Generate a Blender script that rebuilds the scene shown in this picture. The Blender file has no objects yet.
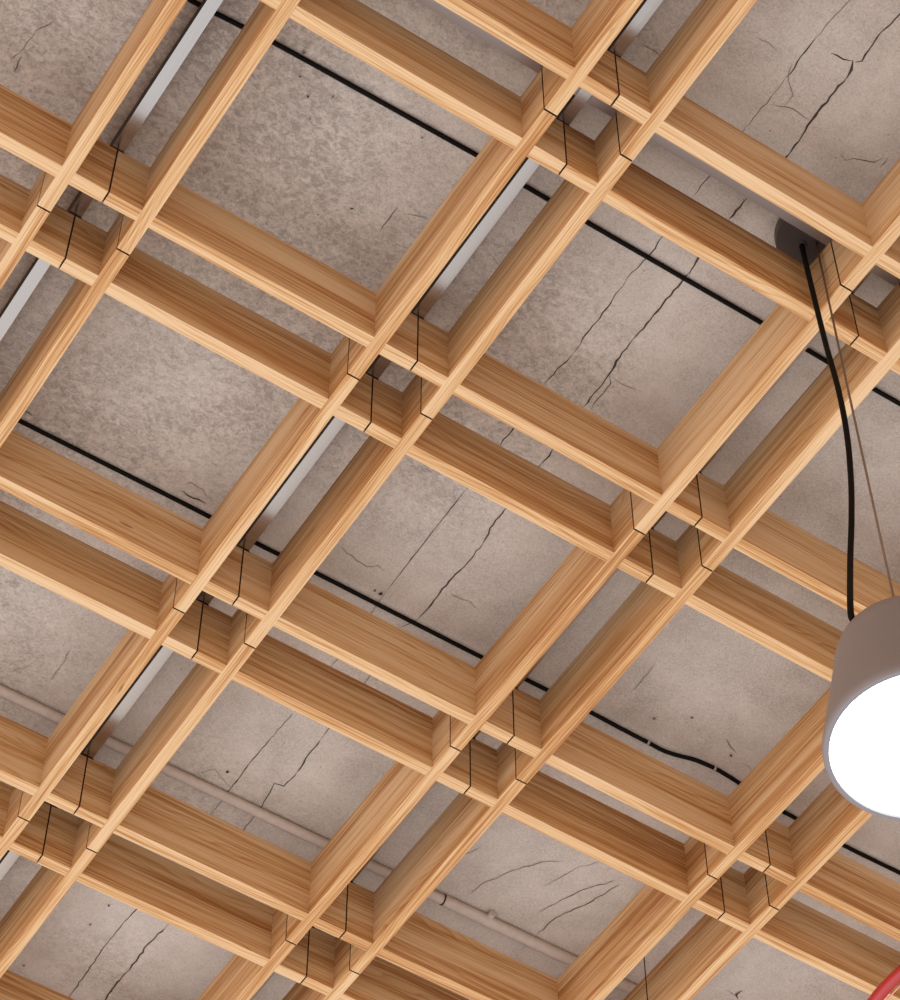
import bpy, bmesh, math, random
from mathutils import Vector, Matrix

# ------------------------------------------------------------------ scale and camera
S = 0.60            # lattice pitch in metres
ZB = 5.20           # height of the underside of the lattice
RV = (5.93802950e-01, -1.76354372e-01, 5.58197622e-01)
TV = Vector((-1.71513690e-01, -2.96307245e-01, 7.94465308))
FPX = 2768.81317
W, G, H = 0.0403414, 0.2085370, 0.2458     # beam width, gap in a pair, beam depth (in pitches)
A, B = G / 2, G / 2 + W
JG = 0.0050         # open joint between neighbouring modules
ZC = 0.342          # underside of the slab
RH = 0.050          # rail depth

rv = Vector(RV)
ROT = Matrix.Rotation(rv.length, 3, rv.normalized())
CAM = -(ROT.transposed() @ TV)


def un(x, y, z):
    """photo pixel -> (u, v) on the level z (pitches above the lattice underside)"""
    d = ROT.transposed() @ Vector(((x - 450) / FPX, (y - 500) / FPX, 1.0))
    s = (z - CAM.z) / d.z
    w = CAM + s * d
    return w.x, -w.y


def Wd(u, v, z):
    return Vector((u * S, -v * S, ZB + z * S))


C = bpy.context.scene.collection

# ------------------------------------------------------------------ node helpers


def new_mat(name):
    m = bpy.data.materials.new(name)
    m.use_nodes = True
    nt = m.node_tree
    for n in list(nt.nodes):
        nt.nodes.remove(n)
    out = nt.nodes.new('ShaderNodeOutputMaterial')
    b = nt.nodes.new('ShaderNodeBsdfPrincipled')
    nt.links.new(b.outputs[0], out.inputs[0])
    return m, nt, b


class N:
    def __init__(s, nt):
        s.nt = nt

    def node(s, t, **kw):
        n = s.nt.nodes.new(t)
        for k, v in kw.items():
            setattr(n, k, v)
        return n

    def set(s, sock, v):
        if isinstance(v, bpy.types.NodeSocket):
            s.nt.links.new(v, sock)
        else:
            sock.default_value = v

    def math(s, op, a, b=0.0, c=0.0, clamp=False):
        n = s.node('ShaderNodeMath', operation=op, use_clamp=clamp)
        s.set(n.inputs[0], a)
        s.set(n.inputs[1], b)
        s.set(n.inputs[2], c)
        return n.outputs[0]

    def vmath(s, op, a, b):
        n = s.node('ShaderNodeVectorMath', operation=op)
        s.set(n.inputs[0], a)
        s.set(n.inputs[1], b)
        return n.outputs['Value'] if op == 'DOT_PRODUCT' else n.outputs[0]

    def noise(s, vec, scale, detail=3.0, rough=0.55, dist=0.0):
        n = s.node('ShaderNodeTexNoise')
        s.set(n.inputs['Vector'], vec)
        n.inputs['Scale'].default_value = scale
        n.inputs['Detail'].default_value = detail
        n.inputs['Roughness'].default_value = rough
        n.inputs['Distortion'].default_value = dist
        return n.outputs[0]

    def ramp(s, fac, stops):
        n = s.node('ShaderNodeValToRGB')
        e = n.color_ramp.elements
        while len(e) < len(stops):
            e.new(0.5)
        for el, (p, c) in zip(e, stops):
            el.position = p
            el.color = (c[0], c[1], c[2], 1) if isinstance(c, tuple) else (c, c, c, 1)
        s.set(n.inputs[0], fac)
        return n.outputs[0]

    def mix(s, fac, a, b, mode='MIX'):
        n = s.node('ShaderNodeMix', data_type='RGBA', blend_type=mode)
        s.set(n.inputs[0], fac)
        for sock, v in ((n.inputs[6], a), (n.inputs[7], b)):
            if isinstance(v, bpy.types.NodeSocket):
                s.nt.links.new(v, sock)
            else:
                sock.default_value = (v[0], v[1], v[2], 1)
        return n.outputs[2]

    def bump(s, h, strength, dist):
        n = s.node('ShaderNodeBump')
        s.set(n.inputs['Height'], h)
        n.inputs['Strength'].default_value = strength
        n.inputs['Distance'].default_value = dist
        return n.outputs[0]


def plain(name, col, rough=0.5, metal=0.0, noise_amt=0.06, nscale=60, spec=0.5, coat=0.0):
    m, nt, b = new_mat(name)
    k = N(nt)
    tc = k.node('ShaderNodeTexCoord')
    f = k.noise(tc.outputs['Object'], nscale, 3)
    lo = tuple(c * (1 - noise_amt) for c in col)
    hi = tuple(min(1, c * (1 + noise_amt)) for c in col)
    k.set(b.inputs['Base Color'], k.ramp(f, [(0.3, lo), (0.7, hi)]))
    b.inputs['Roughness'].default_value = rough
    b.inputs['Metallic'].default_value = metal
    b.inputs['Specular IOR Level'].default_value = spec
    b.inputs['Coat Weight'].default_value = coat
    return m


def wood_mat():
    m, nt, b = new_mat('larch_wood')
    k = N(nt)
    tc = k.node('ShaderNodeTexCoord')
    oi = k.node('ShaderNodeObjectInfo')
    rnd = oi.outputs['Random']
    off = k.node('ShaderNodeCombineXYZ')
    k.set(off.inputs[0], k.math('MULTIPLY', rnd, 37.0))
    k.set(off.inputs[1], k.math('MULTIPLY', rnd, 11.3))
    k.set(off.inputs[2], k.math('MULTIPLY', rnd, 23.7))
    p = k.vmath('ADD', tc.outputs['Object'], off.outputs[0])
    # slow wander of the growth rings along the board
    slow = k.noise(k.vmath('MULTIPLY', p, (1.6, 9.0, 9.0)), 1.0, 2.0, 0.5)
    sep = k.node('ShaderNodeSeparateXYZ')
    k.set(sep.inputs[0], p)
    ring = k.math('ADD', k.math('MULTIPLY', sep.outputs[1], 0.9), k.math('MULTIPLY', sep.outputs[2], 0.62))
    ring = k.math('ADD', ring, k.math('MULTIPLY', slow, 0.085))
    fr = k.math('FRACT', k.math('MULTIPLY', ring, 175.0))
    late = k.ramp(fr, [(0.0, 0.15), (0.55, 0.35), (0.88, 1.0), (1.0, 0.15)])
    # broad streaks, medium streaks, fibres
    broad = k.noise(k.vmath('MULTIPLY', p, (0.9, 22.0, 22.0)), 1.0, 3.0, 0.6)
    med = k.noise(k.vmath('MULTIPLY', p, (2.2, 120.0, 120.0)), 1.0, 3.0, 0.6)
    fib = k.noise(k.vmath('MULTIPLY', p, (9.0, 620.0, 620.0)), 1.0, 2.0, 0.6)
    def dev(x, mid, amt):
        return k.math('MULTIPLY', k.math('SUBTRACT', x, mid), amt)
    t = k.math('ADD', dev(late, 0.42, 0.26), dev(med, 0.5, 1.15))
    t = k.math('ADD', t, dev(broad, 0.5, 1.35))
    t = k.math('ADD', t, dev(fib, 0.5, 0.85))
    t = k.math('ADD', t, dev(rnd, 0.5, 0.16))
    t = k.math('ADD', t, 0.5)
    col = k.ramp(t, [(0.22, WOOD[0]), (0.44, WOOD[1]), (0.60, WOOD[2]), (0.86, WOOD[3])])
    # small dark dashes of resin / knots, rare
    spk = k.noise(k.vmath('MULTIPLY', p, (14.0, 60.0, 60.0)), 1.0, 1.0, 0.4)
    spf = k.ramp(spk, [(0.80, 0.0), (0.84, 0.7)])
    col = k.mix(spf, col, (0.20, 0.09, 0.035))
    k.set(b.inputs['Base Color'], col)
    b.inputs['Roughness'].default_value = 0.52
    b.inputs['Specular IOR Level'].default_value = 0.30
    k.set(b.inputs['Normal'], k.bump(k.math('ADD', fib, late), 0.12, 0.0006))
    return m


WOOD = [(0.735, 0.550, 0.335), (0.660, 0.447, 0.236), (0.560, 0.325, 0.135), (0.38, 0.165, 0.052)]
CONC = [(0.36, 0.312, 0.270), (0.555, 0.489, 0.432), (0.69, 0.618, 0.552)]


def concrete_mat():
    m, nt, b = new_mat('cast_concrete')
    k = N(nt)
    tc = k.node('ShaderNodeTexCoord')
    p = tc.outputs['Object']
    sx = k.node('ShaderNodeSeparateXYZ')
    k.set(sx.inputs[0], p)
    sepx = k.math('SUBTRACT', sx.outputs[0], 0.12)
    big = k.noise(p, 1.7, 4.0, 0.6)
    mid = k.noise(p, 9.0, 5.0, 0.65, 0.4)
    mot = k.noise(k.vmath('MULTIPLY', p, (1.0, 1.25, 1.0)), 75.0, 4.0, 0.6, 0.8)
    fine = k.noise(p, 240.0, 3.0, 0.7)
    grit = k.noise(p, 900.0, 2.0, 0.6)
    mask = k.ramp(k.math('ADD', k.noise(p, 1.6, 3.0), k.math('MULTIPLY', sepx, -0.42)), [(0.42, 0.08), (0.66, 1.0)])
    t = k.math('ADD', k.math('MULTIPLY', big, 0.40), k.math('MULTIPLY', mid, 0.45))
    t = k.math('ADD', t, k.math('MULTIPLY', k.math('MULTIPLY', k.math('SUBTRACT', mot, 0.55), mask), 1.02))
    t = k.math('ADD', t, k.math('MULTIPLY', k.math('SUBTRACT', fine, 0.5), 0.52))
    t = k.math('ADD', t, k.math('MULTIPLY', k.math('SUBTRACT', grit, 0.5), 0.62))
    col = k.ramp(t, [(0.20, CONC[0]), (0.42, CONC[1]), (0.64, CONC[2])])
    # small pores
    vor = k.node('ShaderNodeTexVoronoi')
    k.set(vor.inputs['Vector'], p)
    vor.inputs['Scale'].default_value = 42.0
    pores = k.ramp(vor.outputs['Distance'], [(0.035, 1.0), (0.075, 0.0)])
    pm = k.ramp(k.noise(p, 5.5, 2.0), [(0.52, 0.0), (0.60, 0.75)])
    col = k.mix(k.math('MULTIPLY', pores, pm), col, (0.10, 0.075, 0.06))
    k.set(b.inputs['Base Color'], col)
    b.inputs['Roughness'].default_value = 0.85
    b.inputs['Specular IOR Level'].default_value = 0.2
    hgt = k.math('ADD', k.math('MULTIPLY', fine, 0.5), k.math('MULTIPLY', mot, 0.6))
    k.set(b.inputs['Normal'], k.bump(hgt, 0.45, 0.004))
    return m


def metal_mat(name, col, rough):
    m, nt, b = new_mat(name)
    k = N(nt)
    tc = k.node('ShaderNodeTexCoord')
    f = k.noise(k.vmath('MULTIPLY', tc.outputs['Object'], (2.0, 300.0, 300.0)), 1.0, 3.0)
    k.set(b.inputs['Base Color'], k.ramp(f, [(0.3, tuple(c * .93 for c in col)), (0.7, col)]))
    k.set(b.inputs['Roughness'], k.ramp(f, [(0.3, rough * .8), (0.7, rough * 1.2)]))
    b.inputs['Metallic'].default_value = 1.0
    return m


M_WOOD = wood_mat()
M_END = plain('joint_shade', (0.055, 0.024, 0.012), 0.8, noise_amt=.2)  # beam ends coloured dark to stand for the shade inside the joints
M_CONC = concrete_mat()
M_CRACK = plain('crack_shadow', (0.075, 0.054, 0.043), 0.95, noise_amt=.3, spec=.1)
M_HAIR = plain('hairline_stain', (0.185, 0.145, 0.122), 0.95, noise_amt=.25, spec=.1)
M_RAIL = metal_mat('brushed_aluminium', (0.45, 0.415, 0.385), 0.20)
M_SIDE = plain('rail_side_shade', (0.035, 0.024, 0.019), 0.6, noise_amt=.1)  # dark brown puts the shade beside the beams into the rail sides
M_CROSS = metal_mat('dull_metal', (0.36, 0.305, 0.275), 0.36)
M_PAD = plain('notch_shade', (0.018, 0.012, 0.009), 0.8)  # black pads added to draw the shadow gap under the rail
M_CABLE = plain('black_cable', (0.006, 0.005, 0.0045), 0.7, spec=.12)
M_TIE = plain('pale_cable_tie', (0.42, 0.36, 0.31), 0.6)
M_PIPE = plain('painted_conduit', (0.58, 0.51, 0.46), 0.55, spec=.3)
M_SHADE = plain('grey_lacquer', (0.255, 0.262, 0.294), 0.5, noise_amt=.015, spec=.3)
M_CANOPY = plain('dark_grey_lacquer', (0.078, 0.061, 0.056), 0.45, noise_amt=.03, spec=.35)
M_WIRE = plain('steel_wire', (0.20, 0.145, 0.11), 0.45, spec=.4)
M_RED = plain('red_lacquer', (0.40, 0.012, 0.018), 0.22, noise_amt=.02, coat=.4)
M_PINK = plain('lip_highlight', (0.78, 0.36, 0.30), 0.35, noise_amt=.02)  # pale red paints in the glossy highlight on the hoop's inner lip
m, nt, b = new_mat('lit_diffuser')
b.inputs['Base Color'].default_value = (0.9, 0.9, 0.88, 1)
b.inputs['Emission Color'].default_value = (1.0, 0.985, 0.96, 1)
b.inputs['Emission Strength'].default_value = 4.0
M_LIT = m

# ------------------------------------------------------------------ mesh helpers


def obj(name, bm, mats, parent=None, loc=(0, 0, 0), smooth=False):
    me = bpy.data.meshes.new(name)
    bmesh.ops.recalc_face_normals(bm, faces=bm.faces[:])
    if smooth:
        for f in bm.faces:
            f.smooth = True
    bm.to_mesh(me)
    bm.free()
    for mt in (mats if isinstance(mats, (list, tuple)) else [mats]):
        me.materials.append(mt)
    o = bpy.data.objects.new(name, me)
    C.objects.link(o)
    o.location = loc
    if parent:
        o.parent = parent
    return o


def tag(o, label, cat, group=None, kind=None):
    o['label'] = label
    o['category'] = cat
    if group:
        o['group'] = group
    if kind:
        o['kind'] = kind
    return o


def thing(name, loc, label, cat, group=None):
    o = bpy.data.objects.new(name, None)
    o.empty_display_size = 0.05
    C.objects.link(o)
    o.location = loc
    return tag(o, label, cat, group)


def extrude_profile(pts, y0, y1):
    """closed (x, z) outline pulled along y"""
    bm = bmesh.new()
    a = [bm.verts.new((x, y0, z)) for x, z in pts]
    c = [bm.verts.new((x, y1, z)) for x, z in pts]
    bm.faces.new(a)
    bm.faces.new(c[::-1])
    n = len(pts)
    for i in range(n):
        bm.faces.new((a[i], c[i], c[(i + 1) % n], a[(i + 1) % n]))
    return bm


def box_bm(x0, x1, y0, y1, z0, z1, bevel=0.0):
    bm = bmesh.new()
    bmesh.ops.create_cube(bm, size=1)
    for v in bm.verts:
        v.co = Vector((x0 if v.co.x < 0 else x1, y0 if v.co.y < 0 else y1, z0 if v.co.z < 0 else z1))
    if bevel:
        bmesh.ops.bevel(bm, geom=bm.edges[:], offset=bevel, segments=2, affect='EDGES')
    return bm


def tube_bm(pts, r, seg=12, cap=True, closed=False, bm=None):
    bm = bm or bmesh.new()
    pts = [Vector(p) for p in pts]
    n = len(pts)
    rings = []
    up = None
    for i, p in enumerate(pts):
        if closed:
            t = pts[(i + 1) % n] - pts[i - 1]
        else:
            t = pts[min(i + 1, n - 1)] - pts[max(i - 1, 0)]
        t.normalize()
        if up is None:
            up = t.orthogonal().normalized()
        else:
            up = (up - t * up.dot(t)).normalized()
        s = t.cross(up)
        rr = r(i / (n - 1)) if callable(r) else r
        rings.append([bm.verts.new(p + (up * math.cos(a) + s * math.sin(a)) * rr)
                      for a in [2 * math.pi * k / seg for k in range(seg)]])
    for i in range(n if closed else n - 1):
        q0, q1 = rings[i], rings[(i + 1) % n]
        for k in range(seg):
            bm.faces.new((q0[k], q0[(k + 1) % seg], q1[(k + 1) % seg], q1[k]))
    if cap and not closed:
        bm.faces.new(rings[0][::-1])
        bm.faces.new(rings[-1])
    return bm


def lathe_bm(prof, seg=64):
    """(r, z) profile turned about the z axis; r == 0 ends become a pole"""
    bm = bmesh.new()
    rings = []
    for r, z in prof:
        if r < 1e-6:
            rings.append([bm.verts.new((0, 0, z))])
        else:
            rings.append([bm.verts.new((r * math.cos(2 * math.pi * k / seg), r * math.sin(2 * math.pi * k / seg), z)) for k in range(seg)])
    for a, c in zip(rings, rings[1:]):
        for k in range(seg):
            j = (k + 1) % seg
            if len(a) == 1 and len(c) == 1:
                continue
            if len(a) == 1:
                bm.faces.new((a[0], c[k], c[j]))
            elif len(c) == 1:
                bm.faces.new((a[k], a[j], c[0]))
            else:
                bm.faces.new((a[k], a[j], c[j], c[k]))
    return bm


def spline(pts, n=10):
    """Catmull-Rom through pts"""
    P = [Vector(p) for p in pts]
    P = [P[0] * 2 - P[1]] + P + [P[-1] * 2 - P[-2]]
    out = []
    for i in range(1, len(P) - 2):
        a, b_, c, d = P[i - 1:i + 3]
        for k in range(n):
            t = k / n
            out.append(0.5 * ((2 * b_) + (c - a) * t + (2 * a - 5 * b_ + 4 * c - d) * t * t + (3 * b_ - a - 3 * c + d) * t ** 3))
    out.append(P[-2])
    return out


def smooth_by_angle(o, deg=40):
    for p in o.data.polygons:
        p.use_smooth = True
    o.data.set_sharp_from_angle(angle=math.radians(deg))

# ------------------------------------------------------------------ the slab with its seams and cracks


random.seed(5)
slab = box_bm(-4 * S, 6 * S, -4 * S, 6 * S, ZB + ZC * S, ZB + (ZC + .25) * S)
for f in slab.faces:
    f.material_index = 0
crk = [0]


def crack(px, w, mat=1, jit=0.35, sub=5, taper=True, hide=()):
    """an irregular open crack following photo points; w = width in photo pixels"""
    pts = [Vector((un(x, y, ZC)[0] * S, -un(x, y, ZC)[1] * S)) for x, y in px]
    ww = w * 0.68 / 385.0 * S
    fine = []
    for a, c in zip(pts, pts[1:]):
        d = c - a
        n = max(1, min(40, int(d.length / 0.010)))
        nrm = Vector((-d.y, d.x)).normalized()
        for k in range(n):
            j = random.uniform(-1, 1) * jit * 0.0055 if k else 0
            fine.append(a + d * (k / n) + nrm * j)
    fine.append(pts[-1])
    crk[0] += 1
    z = ZB + ZC * S - 0.0004 - 0.00003 * crk[0]
    vl, vr = [], []
    bead = 1.0
    m_ = len(fine)
    for i, p in enumerate(fine):
        t = fine[min(i + 1, m_ - 1)] - fine[max(i - 1, 0)]
        nrm = Vector((-t.y, t.x)).normalized()
        e = min(1.0, 10.0 * min(i, m_ - 1 - i) / m_ + 0.25) if taper else 1.0
        bead = 0.6 * bead + 0.4 * random.choice((0.45, 0.8, 1.0, 1.7))
        l = ww * e * bead * random.uniform(0.35, 0.65)
        r = ww * e * bead * random.uniform(0.35, 0.65)
        a_, c_ = p + nrm * l, p - nrm * r
        vl.append(slab.verts.new((a_.x, a_.y, z)))
        vr.append(slab.verts.new((c_.x, c_.y, z)))
    for i in range(m_ - 1):
        f = slab.faces.new((vl[i], vl[i + 1], vr[i + 1], vr[i]))
        f.material_index = mat


def pit(x, y, r, mat=1, el=1.0, rot=0.0):
    u, v = un(x, y, ZC)
    crk[0] += 1
    z = ZB + ZC * S - 0.0004 - 0.00003 * crk[0]
    rr = r / 385 * S
    vs = []
    for k in range(11):
        a = 2 * math.pi * k / 11
        q = rr * random.uniform(.6, 1.25)
        dx, dy = q * el * math.cos(a), q * math.sin(a)
        vs.append(slab.verts.new((u * S + dx * math.cos(rot) - dy * math.sin(rot), -v * S + dx * math.sin(rot) + dy * math.cos(rot), z)))
    slab.faces.new(vs).material_index = mat


# seam A, upper right to lower left
crack([(900, -66), (850, 0), (834.7, 15.3), (816, 37.4)], 1.3, 2)
crack([(816, 37.4), (805.8, 51), (796.6, 62.9), (795.6, 66.3), (785.4, 78)], 2.6)
crack([(785.4, 78), (770, 98.6), (746, 127.5)], 1.3, 2)
crack([(746, 127.5), (708.8, 176.9), (693.5, 195.6)], 1.6)
crack([(693.5, 195.6), (661, 238), (651, 253), (625.5, 280.6)], 1.5)
crack([(626, 280), (600, 318), (589.8, 330), (570, 356.7)], 1.4)
crack([(571, 356), (561, 365.6), (545, 383)], 2.4)
crack([(545, 383), (511.6, 431), (500.9, 443.8), (466.4, 489)], 1.5)
crack([(466.4, 489), (431.6, 532.7), (388.9, 587.8)], 1.5, 1, .1)
crack([(389, 588), (372.9, 610.9), (330, 668), (293, 713)], 1.1, 2)
crack([(293, 713), (254, 757.8), (231, 788), (213, 811)], 1.5, 1, .2)
crack([(213, 811), (170, 865), (135, 910.7), (110, 939), (92.4, 964), (71, 994), (40, 1035)], 1.7, 1, .3)
# crack B
crack([(930, -25), (900, 13.6), (877, 37.4), (862, 61), (855, 62)], 2.2)
crack([(831, 52.7), (843, 59), (853, 61)], 1.6)
crack([(853, 60), (851.7, 69.7), (846.6, 78.2)], 4.6, 1, .4)
crack([(847.5, 76), (834.7, 91.8), (810.9, 120.7), (788.8, 154.8)], 3.0)
crack([(810, 120), (798, 112), (787, 107), (770, 104)], 0.9, 2)
crack([(790, 153), (770, 174), (746, 199)], 2.4)
crack([(747, 198), (729, 219)], 3.4)
crack([(729, 219), (697, 260), (691, 270), (689, 275)], 3.0)
crack([(691, 270), (681.6, 282), (666, 299), (644, 328), (632, 340)], 2.3)
crack([(632, 340), (620, 356.7), (609, 374), (597, 390), (584, 406)], 2.3)
crack([(609, 374), (611, 383), (598.7, 397.6), (591.6, 408)], 1.2)
crack([(611, 376), (622, 384), (636, 389)], 1.0, 2)
crack([(584, 406), (568, 432), (552, 449)], 1.5)
crack([(553, 448), (549, 456), (541.8, 463)], 3.0)
crack([(541.8, 463), (524, 488), (505.5, 509.6)], 1.6)
crack([(505.5, 508), (490, 528), (488.4, 534), (483, 543)], 2.4)
crack([(483, 543), (467, 563), (449, 580.7), (436.9, 596.7), (417, 619.8)], 2.1)
crack([(417, 619.8), (408, 624), (399.6, 627)], 1.2)
crack([(400, 627), (360, 690), (320, 740)], 1.2, 2)
crack([(320, 740), (305.8, 757.8), (297, 772)], 1.9)
crack([(297, 772), (284, 786), (274, 783), (270, 792), (266.7, 797), (262, 806), (259.6, 809)], 1.4)
crack([(259.6, 809), (220, 858), (190, 898), (165, 928)], 1.3, 2)
crack([(165, 928), (149, 942.7), (138, 958), (128, 971)], 2.2)
crack([(128, 971), (117, 982), (106.7, 997.8), (90, 1020)], 2.9)
# side branches and scratches
crack([(839.8, 153), (846, 160), (853, 158), (864, 160), (874, 162), (884, 157)], 1.1)
crack([(888, 157), (884, 163), (880, 167)], 1.4)
crack([(756, 37), (768, 42), (778, 52)], .9, 2)
crack([(792, 64), (788, 80), (793, 95), (784, 105)], .8, 2)
crack([(470, 894), (481, 884), (513, 870), (540, 862), (563, 861)], 1.2, 2)
crack([(538, 912), (562, 899), (584, 889), (616, 880)], 1.3)
crack([(536, 935), (556, 917), (584, 905), (620, 884)], 1.3)
crack([(532, 942), (520, 950)], .9, 2)
crack([(543, 886), (580, 866), (600, 862)], .8, 2)
crack([(450, 862), (470, 852), (481, 846)], .9, 2)
crack([(180, 778), (215, 769), (232, 790)], .8, 2)
crack([(340, 545), (356, 560), (366, 566), (378, 565), (384, 571)], 1.1, 2)
crack([(450, 594), (470, 601), (478, 609)], .8, 2)
crack([(634, 690), (650, 670), (656, 662)], 1.1, 2)
crack([(727, 738), (731, 747), (736, 752)], 1.2)
crack([(740, 762), (748, 765), (752, 772)], .9, 2)
crack([(380, 231), (389, 219), (398, 207)], 1.4, 1)
crack([(404, 214), (416, 215), (430, 219)], .9, 2)
crack([(10, 60), (24, 48), (36, 30), (52, 22)], 1.2, 2)
crack([(14, 72), (22, 56)], 2.0, 2)
crack([(50, 680), (62, 664), (70, 650)], 1.2, 2)
crack([(8, 672), (30, 665), (46, 652)], .7, 2)
crack([(640, 42), (652, 49), (662, 57)], 1.0, 2)
crack([(310, 10), (322, 8)], 1.2, 1)
crack([(290, 915), (310, 925)], .9, 2)
crack([(742, 990), (736, 994), (738, 999)], 3.0)
crack([(727, 989), (736, 996)], 1.2)
crack([(182, 490), (188, 495), (199, 499), (206, 503)], 3.0)
crack([(184, 484), (192, 482), (203, 489), (208, 498)], 1.0, 2)
crack([(24, 410), (29, 412), (32, 415)], 3.2)
for x, y, r, mt, el in [(381, 593, 2.2, 1, 1.5), (375, 590, 1.2, 1, 1.6), (227.6, 771, 2.0, 1, 1.3), (109, 905, 1.5, 1, 1.2), (90, 924, 1.6, 2, 1.3),
                        (731, 755, 1.6, 1, 1.7), (692, 717, 1.6, 2, 1.2), (654, 718, 1.8, 2, 1.3), (300, 76, 1.2, 1, 1.5), (308, 96, 1.2, 1, 1.2),
                        (333, 96, 1.2, 2, 1.2), (316, 15, 1.3, 1, 1.5), (304, 52, 1.5, 2, 1.3), (310, 118, 1.2, 2, 1.2), (422, 137, 1.4, 2, 1.2),
                        (352, 208, 1.3, 1, 1.4), (318, 214, 1.2, 2, 1), (770, 130, 1.0, 1, 1), (880, 365, 1.2, 1, 1.5), (24, 965, 1.5, 2, 1.2)]:
    pit(x, y, r, mt, el, random.uniform(0, 3))
ceiling = obj('ceiling', slab, [M_CONC, M_CRACK, M_HAIR])
ceiling['kind'] = 'structure'

# ------------------------------------------------------------------ timber lattice modules
# beam meshes: local x along the beam (0 = module centre), y across, z up from the underside
half = (1 - JG) / 2 * S
ca, cb = (0.5 - B) * S, (0.5 - A) * S        # crossing interval measured from the module centre
h = H * S
nz, nw = 0.0055 * S, 0.0235 * S              # shallow rebate, painted dark as a shadow gap, holding the rail pad
# cross beam: housed from below over the long beams, rebated at the top of both ends
prof = [(-half, 0), (-cb, 0), (-cb, h / 2), (-ca, h / 2), (-ca, 0), (ca, 0), (ca, h / 2), (cb, h / 2), (cb, 0), (half, 0),
        (half, h - nz), (half - nw, h - nz), (half - nw, h), (-half + nw, h), (-half + nw, h - nz), (-half, h - nz)]
bm = extrude_profile(prof, -W * S / 2, W * S / 2)
for f in bm.faces:
    c = f.calc_center_median()
    f.material_index = 1 if (abs(abs(c.x) - half) < 1e-5 or (c.z > h - nz * 1.2 and abs(c.x) > half - nw - 1e-5 and len(f.verts) == 4)) else 0
cross_proto = obj('cross_beam', bm, [M_WOOD, M_END])
# long beam: housed from above
prof = [(-half, 0), (half, 0), (half, h), (cb, h), (cb, h / 2), (ca, h / 2), (ca, h), (-ca, h), (-ca, h / 2), (-cb, h / 2), (-cb, h), (-half, h)]
bm = extrude_profile(prof, -W * S / 2, W * S / 2)
for f in bm.faces:
    c = f.calc_center_median()
    f.material_index = 1 if abs(abs(c.x) - half) < 1e-5 else 0
long_proto = obj('long_beam', bm, [M_WOOD, M_END])
off = (0.5 - A - W / 2) * S

MODULES = {
    (-1, 1): 'timber lattice frame cut off by the top edge, left of the topmost beam junction',
    (0, 1): 'timber lattice frame around the bay with two branching cracks in the top right corner',
    (1, 1): 'tip of a timber lattice frame at the right edge just past the lamp canopy',
    (-2, 0): 'timber lattice frame in the top left corner, left of the pale rail',
    (-1, 0): 'timber lattice frame around the uncracked bay with black cable along its top, upper left',
    (0, 0): 'timber lattice frame around the cracked bay right of centre with cable along its top side',
    (1, 0): 'timber lattice frame behind the lamp cord and grey shade at the right edge',
    (-2, -1): 'corner of a timber lattice frame at the left edge below the top left one',
    (-1, -1): 'timber lattice frame around the mottled bay at left with cable along its lower side',
    (0, -1): 'timber lattice frame around the central bay with straight seam, crack and cable at its foot',
    (1, -1): 'timber lattice frame around the bay with the wavy tied cable, left of the lamp',
    (2, -1): 'timber lattice frame at the right edge just below the lit lamp disc',
    (-1, -2): 'timber lattice frame at the left edge around the bay where the conduit enters',
    (0, -2): 'timber lattice frame around the lower left bay crossed by conduit, seam and crack',
    (1, -2): 'timber lattice frame around the scratched bay with the conduit coupling at bottom centre',
    (2, -2): 'timber lattice frame cut off by the bottom edge, left of the red hoop',
    (-1, -3): 'sliver of a timber lattice frame at the left edge near the bottom',
    (0, -3): 'timber lattice frame in the bottom left corner around two crack ends',
    (1, -3): 'tip of a timber lattice frame at the bottom edge, right of the bottom left one',
}
# the lattice goes on past the edges of the photo
for (i, j, w_) in ((-3, 1, 'well beyond the top left corner'), (-2, 2, 'far above the top edge, left'), (-2, 1, 'beyond the top left corner'), (-3, 0, 'outside the left edge, level with the top left corner'), (-3, -1, 'outside the left edge, second down'),
                   (-2, -2, 'outside the left edge, halfway down'), (-2, -3, 'beyond the bottom left corner'), (-1, -4, 'below the bottom edge, far left'),
                   (0, -4, 'below the bottom edge, left'), (1, -4, 'below the bottom edge, left of centre'), (2, -3, 'below the bottom edge, right of centre'),
                   (3, -2, 'beyond the bottom right corner'), (3, -1, 'outside the right edge, low down'), (2, 0, 'outside the right edge, behind the lamp'),
                   (0, 2, 'above the top edge, right'), (-1, 2, 'above the top edge, middle'), (1, 2, 'beyond the top right corner'), (3, -3, 'below the hoop, outside the photo'), (2, 1, 'outside the right edge, near the top')):
    MODULES[(i, j)] = 'timber lattice frame ' + w_


def module(i, j, label, first=False):
    t = thing('timber_lattice_frame', Wd(i + .5, j + .5, 0), label, 'ceiling lattice', 'interlocking timber frames of the ceiling lattice')
    for s in (1, -1):
        c = cross_proto if first and s == 1 else cross_proto.copy()
        if c is not cross_proto:
            C.objects.link(c)
        c.parent = t
        c.location = (0, s * off, 0)
        l = long_proto if first and s == 1 else long_proto.copy()
        if l is not long_proto:
            C.objects.link(l)
        l.parent = t
        l.location = (s * off, 0, 0)
        l.rotation_euler = (0, 0, -math.pi / 2)
    return t


ij = list(MODULES) or [(i, j) for i in range(-3, 4) for j in range(-4, 3)]
for n, (i, j) in enumerate(ij):
    module(i, j, MODULES.get((i, j), 'timber frame %d %d' % (i, j)), n == 0)

# ------------------------------------------------------------------ metal rails on top of the lattice
rw = 0.0185 * S
rh = RH * S


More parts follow.
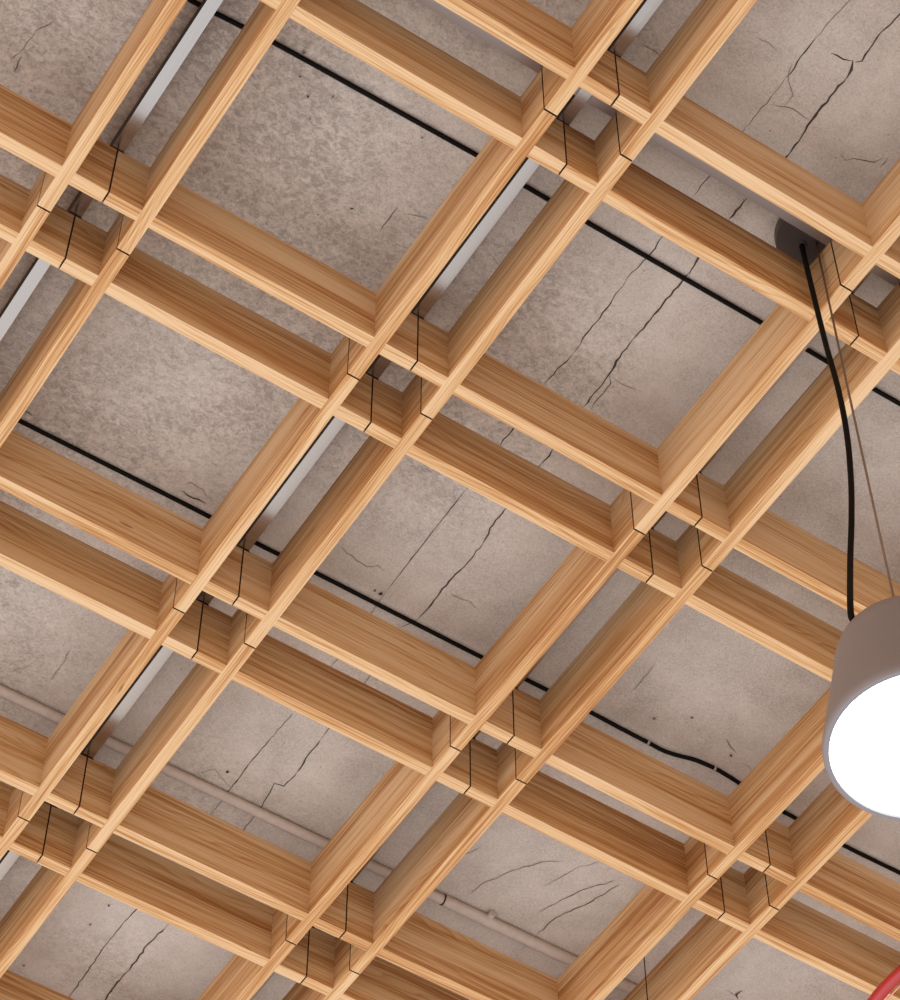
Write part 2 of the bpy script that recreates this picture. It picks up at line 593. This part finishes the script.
def rail_mesh(length):
    """flat-bottomed channel, local x along the rail, open to the top"""
    w_, h_, t_ = rw, rh, 0.0022
    prof = [(-w_, 0), (w_, 0), (w_, h_), (w_ - t_, h_), (w_ - t_, t_), (-w_ + t_, t_), (-w_ + t_, h_), (-w_, h_)]
    bm = bmesh.new()
    a = [bm.verts.new((-length / 2, y, z)) for y, z in prof]
    c = [bm.verts.new((length / 2, y, z)) for y, z in prof]
    bm.faces.new(a)
    bm.faces.new(c[::-1])
    n = len(prof)
    for i in range(n):
        f = bm.faces.new((a[i], c[i], c[(i + 1) % n], a[(i + 1) % n]))
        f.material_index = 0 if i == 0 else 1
    return bm


def long_rail(u, v0, v1, label):
    t = thing('metal_rail', Wd(u, (v0 + v1) / 2, H), label, 'rail', 'long metal rails above the lattice')
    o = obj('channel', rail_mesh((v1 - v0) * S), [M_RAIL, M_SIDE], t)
    o.rotation_euler = (0, 0, -math.pi / 2)
    pad = None
    for j in range(math.ceil(v0) - 1, math.floor(v1) + 2):
        for q in (-A - W / 2, A + W / 2):
            v = j + q
            if not (v0 < v - W / 2 and v + W / 2 < v1):
                continue
            if pad is None:
                pad = obj('notch_shade_pad', box_bm(-nw * .97, nw * .97, -W * S / 2, W * S / 2, -nz, 0), M_PAD, t)
                p = pad
            else:
                p = pad.copy()
                C.objects.link(p)
                p.parent = t
            p.location = (0, -(v - (v0 + v1) / 2) * S, 0)
    for v in [x + .5 for x in range(math.floor(v0), math.ceil(v1))]:
        if v0 < v < v1:
            y = -(v - (v0 + v1) / 2) * S
            obj('hanger', tube_bm([(0, y, 0.003), (0, y, (ZC - H) * S)], 0.004, 8), M_WIRE, t, smooth=True)
    return t


def short_rail(u0, u1, v, label):
    e = 0.0195
    t = thing('cross_rail', Wd((u0 + u1) / 2, v, H), label, 'rail', 'short metal rails between the long rails')
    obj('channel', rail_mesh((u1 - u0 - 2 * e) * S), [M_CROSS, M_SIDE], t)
    obj('hanger', tube_bm([(0, 0, 0.003), (0, 0, (ZC - H) * S)], 0.004, 8), M_WIRE, t, smooth=True)
    return t


long_rail(-1, -3.6, 2.4, 'pale metal rail between the beams in the upper left, clear of both')
long_rail(0, -3.6, 2.4, 'grey metal rail hugging the beams from the top edge through the middle to lower left')
long_rail(1, -3.6, 2.4, 'rail showing only as a thin dark sliver beside the beam right of centre')
short_rail(-1, 0, 1, 'brownish rail strip above the beam left of the top crossing')
short_rail(0, 1, 1, 'brownish rail strip passing beside the lamp canopy')
short_rail(1, 2, 1, 'short rail at the right edge behind the lamp crossing')

# ------------------------------------------------------------------ cables clipped under the slab


def on_slab(px, r):
    return [Wd(*un(x, y, ZC - r), ZC - r) for x, y in px]


cr = 0.0072
c1 = on_slab([(-395, -333), (120, -38), (205, 8), (275.5, 43.5), (320, 68), (480, 157), (525, 186), (590, 224), (680, 276), (760, 322), (827, 361.5), (872, 388), (900, 404), (985, 452)], cr)
cable = obj('black_cable', tube_bm(c1, cr * S, 10), M_CABLE, smooth=True)
tag(cable, 'straight black cable under the slab from top left to the lamp cord', 'cable')
c2 = on_slab([(-350, 232), (-60, 380), (22, 422), (210, 517), (257, 543.5), (315, 572.5), (480, 656.5), (545, 689), (592, 713), (620, 728), (648, 742.5), (662, 750), (676, 755), (695, 760), (714, 768), (728, 776), (742, 785), (768, 803), (795, 818), (845, 846), (900, 873), (970, 908)], cr)
c2s = spline(c2, 6)
cable2 = obj('black_cable', tube_bm(c2s, cr * S, 10), M_CABLE, smooth=True)
tag(cable2, 'black cable under the slab with a wavy stretch held by two pale ties', 'cable')
for (x, y) in ((648, 742.5), (714.5, 768.3)):
    q = Wd(*un(x, y, ZC - cr), ZC - cr)
    k = min(range(len(c2s)), key=lambda n: (c2s[n] - q).length)
    d = (c2s[min(k + 1, len(c2s) - 1)] - c2s[max(k - 1, 0)]).normalized()
    tie = obj('cable_tie', tube_bm([q - d * 0.0022, q + d * 0.0022], cr * S * 1.14, 14), M_TIE, cable2)

# ------------------------------------------------------------------ conduit
pr = 0.0180
zc_ = ZC - pr - 0.001
a0 = Vector(un(0, 690.5, zc_))
a1 = Vector(un(625, 986, zc_))
dd = (a1 - a0)
mid = Wd(*((a0 + a1) / 2), zc_)
con = thing('conduit', mid, 'grey conduit pipe running under the slab along the bottom left', 'pipe')


def cp(t):
    q = a0 + dd * t
    return Wd(q.x, q.y, zc_) - mid


def tpx(x, y):
    q = Vector(un(x, y, zc_)) - a0
    return q.dot(dd) / dd.dot(dd)


t_c = tpx(442, 902)
obj('pipe', tube_bm([cp(-.8), cp(t_c + .01)], pr * S, 20), M_PIPE, con, smooth=False)
smooth_by_angle(con.children[-1])
o = obj('coupling', tube_bm([cp(t_c), cp(t_c + .004), cp(t_c + .2), cp(t_c + .45)], pr * 1.16 * S, 20), M_PIPE, con)
smooth_by_angle(o)
o = obj('coupling_ring', tube_bm([cp(t_c - .0022), cp(t_c)], pr * 1.13 * S, 20), M_CRACK, con)
t_f = tpx(488, 919)
ax = (cp(1) - cp(0)).normalized()
sd = Vector((0, 0, 1)).cross(ax).normalized()
if (sd.y) > 0:
    sd = -sd
f0 = cp(t_f)
bmx = tube_bm([f0 - ax * .011, f0 + ax * .011], pr * 1.24 * S, 20)
tube_bm([f0, f0 + sd * 0.024], pr * .7 * S, 14, bm=bmx)
o = obj('fitting', bmx, M_PIPE, con)
smooth_by_angle(o)

# ------------------------------------------------------------------ pendant lamp
zk = 0.300
wu, wv = un(815.5, 240, zk)
zl = -1.96
base = Wd(wu, wv, zl)
lamp = thing('pendant_lamp', base, 'grey bucket-shaped pendant lamp hanging at the right edge, lit white disc below', 'lamp')
R0 = 0.2284 * S
hs = 0.368 * S
prof = [(R0 - 0.0085, 0.010), (R0 - 0.0085, 0.0), (R0 - 0.002, 0.0), (R0, 0.003), (R0, 0.012)]
r_top = 0.168 * S
prof += [(R0 + (r_top - R0) * (t / 10), 0.012 + (hs - 0.050) * t / 10) for t in range(1, 10)]
x9, z9 = prof[-1]
for t in range(1, 9):
    a = math.pi / 2 * t / 8
    prof.append((x9 - 0.028 * S * (1 - math.cos(a)) - .010 * S * math.sin(a), z9 + (hs - z9) * math.sin(a)))
prof.append((0.02, hs + 0.001))
prof.append((0, hs + 0.001))
o = obj('lamp_shade', lathe_bm(prof, 96), M_SHADE, lamp)
smooth_by_angle(o, 50)
o = obj('diffuser', lathe_bm([(0, 0.0045), (R0 - 0.0087, 0.0045), (R0 - 0.0087, 0.009), (0, 0.009)], 96), M_LIT, lamp)
o['label'] = 'glowing white disc'
dz = (zk - zl) * S
o = obj('canopy', lathe_bm([(0, dz), (0.115 * S - .0015, dz), (0.115 * S, dz + .0015), (0.115 * S, (ZC - zl) * S - .0005), (0, (ZC - zl) * S - .0005)], 64), M_CANOPY, lamp)
smooth_by_angle(o)
o = obj('suspension_wire', tube_bm([(0, 0, hs), (0, 0, dz)], 0.0019, 8), M_WIRE, lamp, smooth=True)
obj('wire_gland', lathe_bm([(0, dz - .008), (.0035, dz - .008), (.006, dz - .003), (.008, dz), (0, dz)], 20), M_CANOPY, lamp)


def wire_z(y):
    """level at which the vertical wire passes photo row y"""
    lo, hi = -2.4, 0.6
    for _ in range(50):
        m_ = (lo + hi) / 2
        c = ROT @ Vector((wu, -wv, m_)) + TV
        if 500 + FPX * c.y / c.z > y:
            lo = m_
        else:
            hi = m_
    return lo


cp_px = [(801.5, 244), (808, 272), (815.5, 303), (826, 345), (838.5, 390), (847, 435), (851, 480), (851.5, 520), (850.3, 560)]
path = []
for x, y in cp_px:
    z = zk if y == 244 else wire_z(y)
    path.append(Wd(*un(x, y, z), z) - base)
path[0].z += 0.001
zt = zl + hs / S
for x, y, e in ((850.5, 610, .03), (854, 621, .012), (862, 631, -.004)):
    path.append(Wd(*un(x, y, zt + e), zt + e) - base)
print('cord z', [round(q.z, 3) for q in path], hs)
o = obj('power_cord', tube_bm(spline(path, 8), 0.0047, 12), M_CABLE, lamp, smooth=True)
p0 = path[0]
o = obj('cord_gland', lathe_bm([(0, dz - .006), (.007, dz - .006), (.010, dz), (0, dz)], 24), M_CANOPY, lamp, loc=(p0.x, p0.y, 0))

# ------------------------------------------------------------------ thin hanging wire
wz = 0.12
hu, hv = un(644.6, 964, wz)
print('wire at', hu, hv)
tw = thing('hanging_wire', Wd(hu, hv, -1.6), 'thin dark wire hanging between the beams at the bottom edge', 'wire')
obj('wire', tube_bm([(0, 0, 0), (0, 0, (ZC + 1.6) * S)], 0.0011, 8), M_CABLE, tw, smooth=True)
obj('ceiling_anchor', lathe_bm([(0, (ZC + 1.6) * S - .008), (.004, (ZC + 1.6) * S - .008), (.006, (ZC + 1.6) * S), (0, (ZC + 1.6) * S)], 16), M_WIRE, tw)
obj('cable_stop', lathe_bm([(0, -.018), (.0045, -.016), (.005, -.004), (.002, .004), (0, .004)], 16), M_WIRE, tw)

# ------------------------------------------------------------------ red hoop pendant in the lower right corner
HOOP = (1051, 1058, 0.485)
zh = -1.96
qu, qv = un(HOOP[0], HOOP[1], zh)
hoop = thing('hoop_pendant', Wd(qu, qv, zh), 'glossy red tubular hoop cutting across the bottom right corner', 'lamp')
rr = HOOP[2] * S
circ = lambda r, z=0: [(r * math.cos(2 * math.pi * k / 96), r * math.sin(2 * math.pi * k / 96), z) for k in range(96)]
obj('ring', tube_bm(circ(rr), 0.0155 * S, 20, closed=True), M_RED, hoop, smooth=True)
o = obj('inner_trim', tube_bm(circ(rr - 0.0215 * S, -.004), 0.0022 * S, 10, closed=True), M_PINK, hoop, smooth=True)
o['label'] = 'thin inner rim painted pale as a highlight'
ang = math.atan2(-1, 1)
for k in (0.9, -0.9, 2.0):
    a = ang + k - .1
    obj('spoke', tube_bm([(0, 0, .10), (rr * math.cos(a), rr * math.sin(a), 0.006)], 0.0016, 8), M_RED, hoop, smooth=True)
obj('suspension_wire', tube_bm([(0, 0, .10), (0, 0, (ZC - zh) * S)], 0.0013, 8), M_WIRE, hoop, smooth=True)

# ------------------------------------------------------------------ camera, light, view
cam = bpy.data.cameras.new('camera')
cam.sensor_fit = 'HORIZONTAL'
cam.sensor_width = 36.0
cam.lens = FPX / 900 * 36.0
cam.clip_start = 0.05
cam.clip_end = 100
co = bpy.data.objects.new('camera', cam)
C.objects.link(co)
r0, r1, r2 = ROT[0], ROT[1], ROT[2]
mw = Matrix(((r0[0], -r1[0], -r2[0], CAM.x * S), (r0[1], -r1[1], -r2[1], CAM.y * S), (r0[2], -r1[2], -r2[2], CAM.z * S + ZB), (0, 0, 0, 1)))
co.matrix_world = mw
bpy.context.scene.camera = co

world = bpy.data.worlds.new('room_light')
bpy.context.scene.world = world
world.use_nodes = True
nt = world.node_tree
k = N(nt)
bg = nt.nodes['Background']
tc = k.node('ShaderNodeTexCoord')
left = Vector((-r0[0], -r0[1], -r0[2]))
# soft room light: pale floor straight below, warmer and dimmer towards the walls, a cooler window side at the left
sep = k.node('ShaderNodeSeparateXYZ')
k.set(sep.inputs[0], tc.outputs['Generated'])
t = k.math('MULTIPLY', sep.outputs[2], -1.0)
base_col = k.ramp(t, [(0.0, (0.50, 0.24, 0.12)), (0.35, (1.08, 0.62, 0.37)), (0.70, (1.20, 1.07, 0.95)), (1.0, (1.17, 1.27, 1.41))])
d = k.vmath('DOT_PRODUCT', tc.outputs['Generated'], tuple(left))
f = k.math('ADD', k.math('MULTIPLY', d, 0.5), 0.5)
tint = k.ramp(f, [(0.15, (0.74, 0.70, 0.66)), (0.42, (0.96, 0.95, 0.94)), (0.52, (1.0, 1.0, 1.0)), (0.57, (1.06, 1.08, 1.11)), (0.66, (1.18, 1.23, 1.32)), (0.90, (1.60, 1.72, 1.90))])
col = k.mix(1.0, base_col, tint, 'MULTIPLY')
k.set(bg.inputs['Color'], col)
bg.inputs['Strength'].default_value = 1.0

sc = bpy.context.scene
sc.view_settings.view_transform = 'Standard'
sc.view_settings.look = 'None'
sc.view_settings.gamma = 1
sc.view_settings.use_curve_mapping = False
sc.view_settings.exposure = 0.0
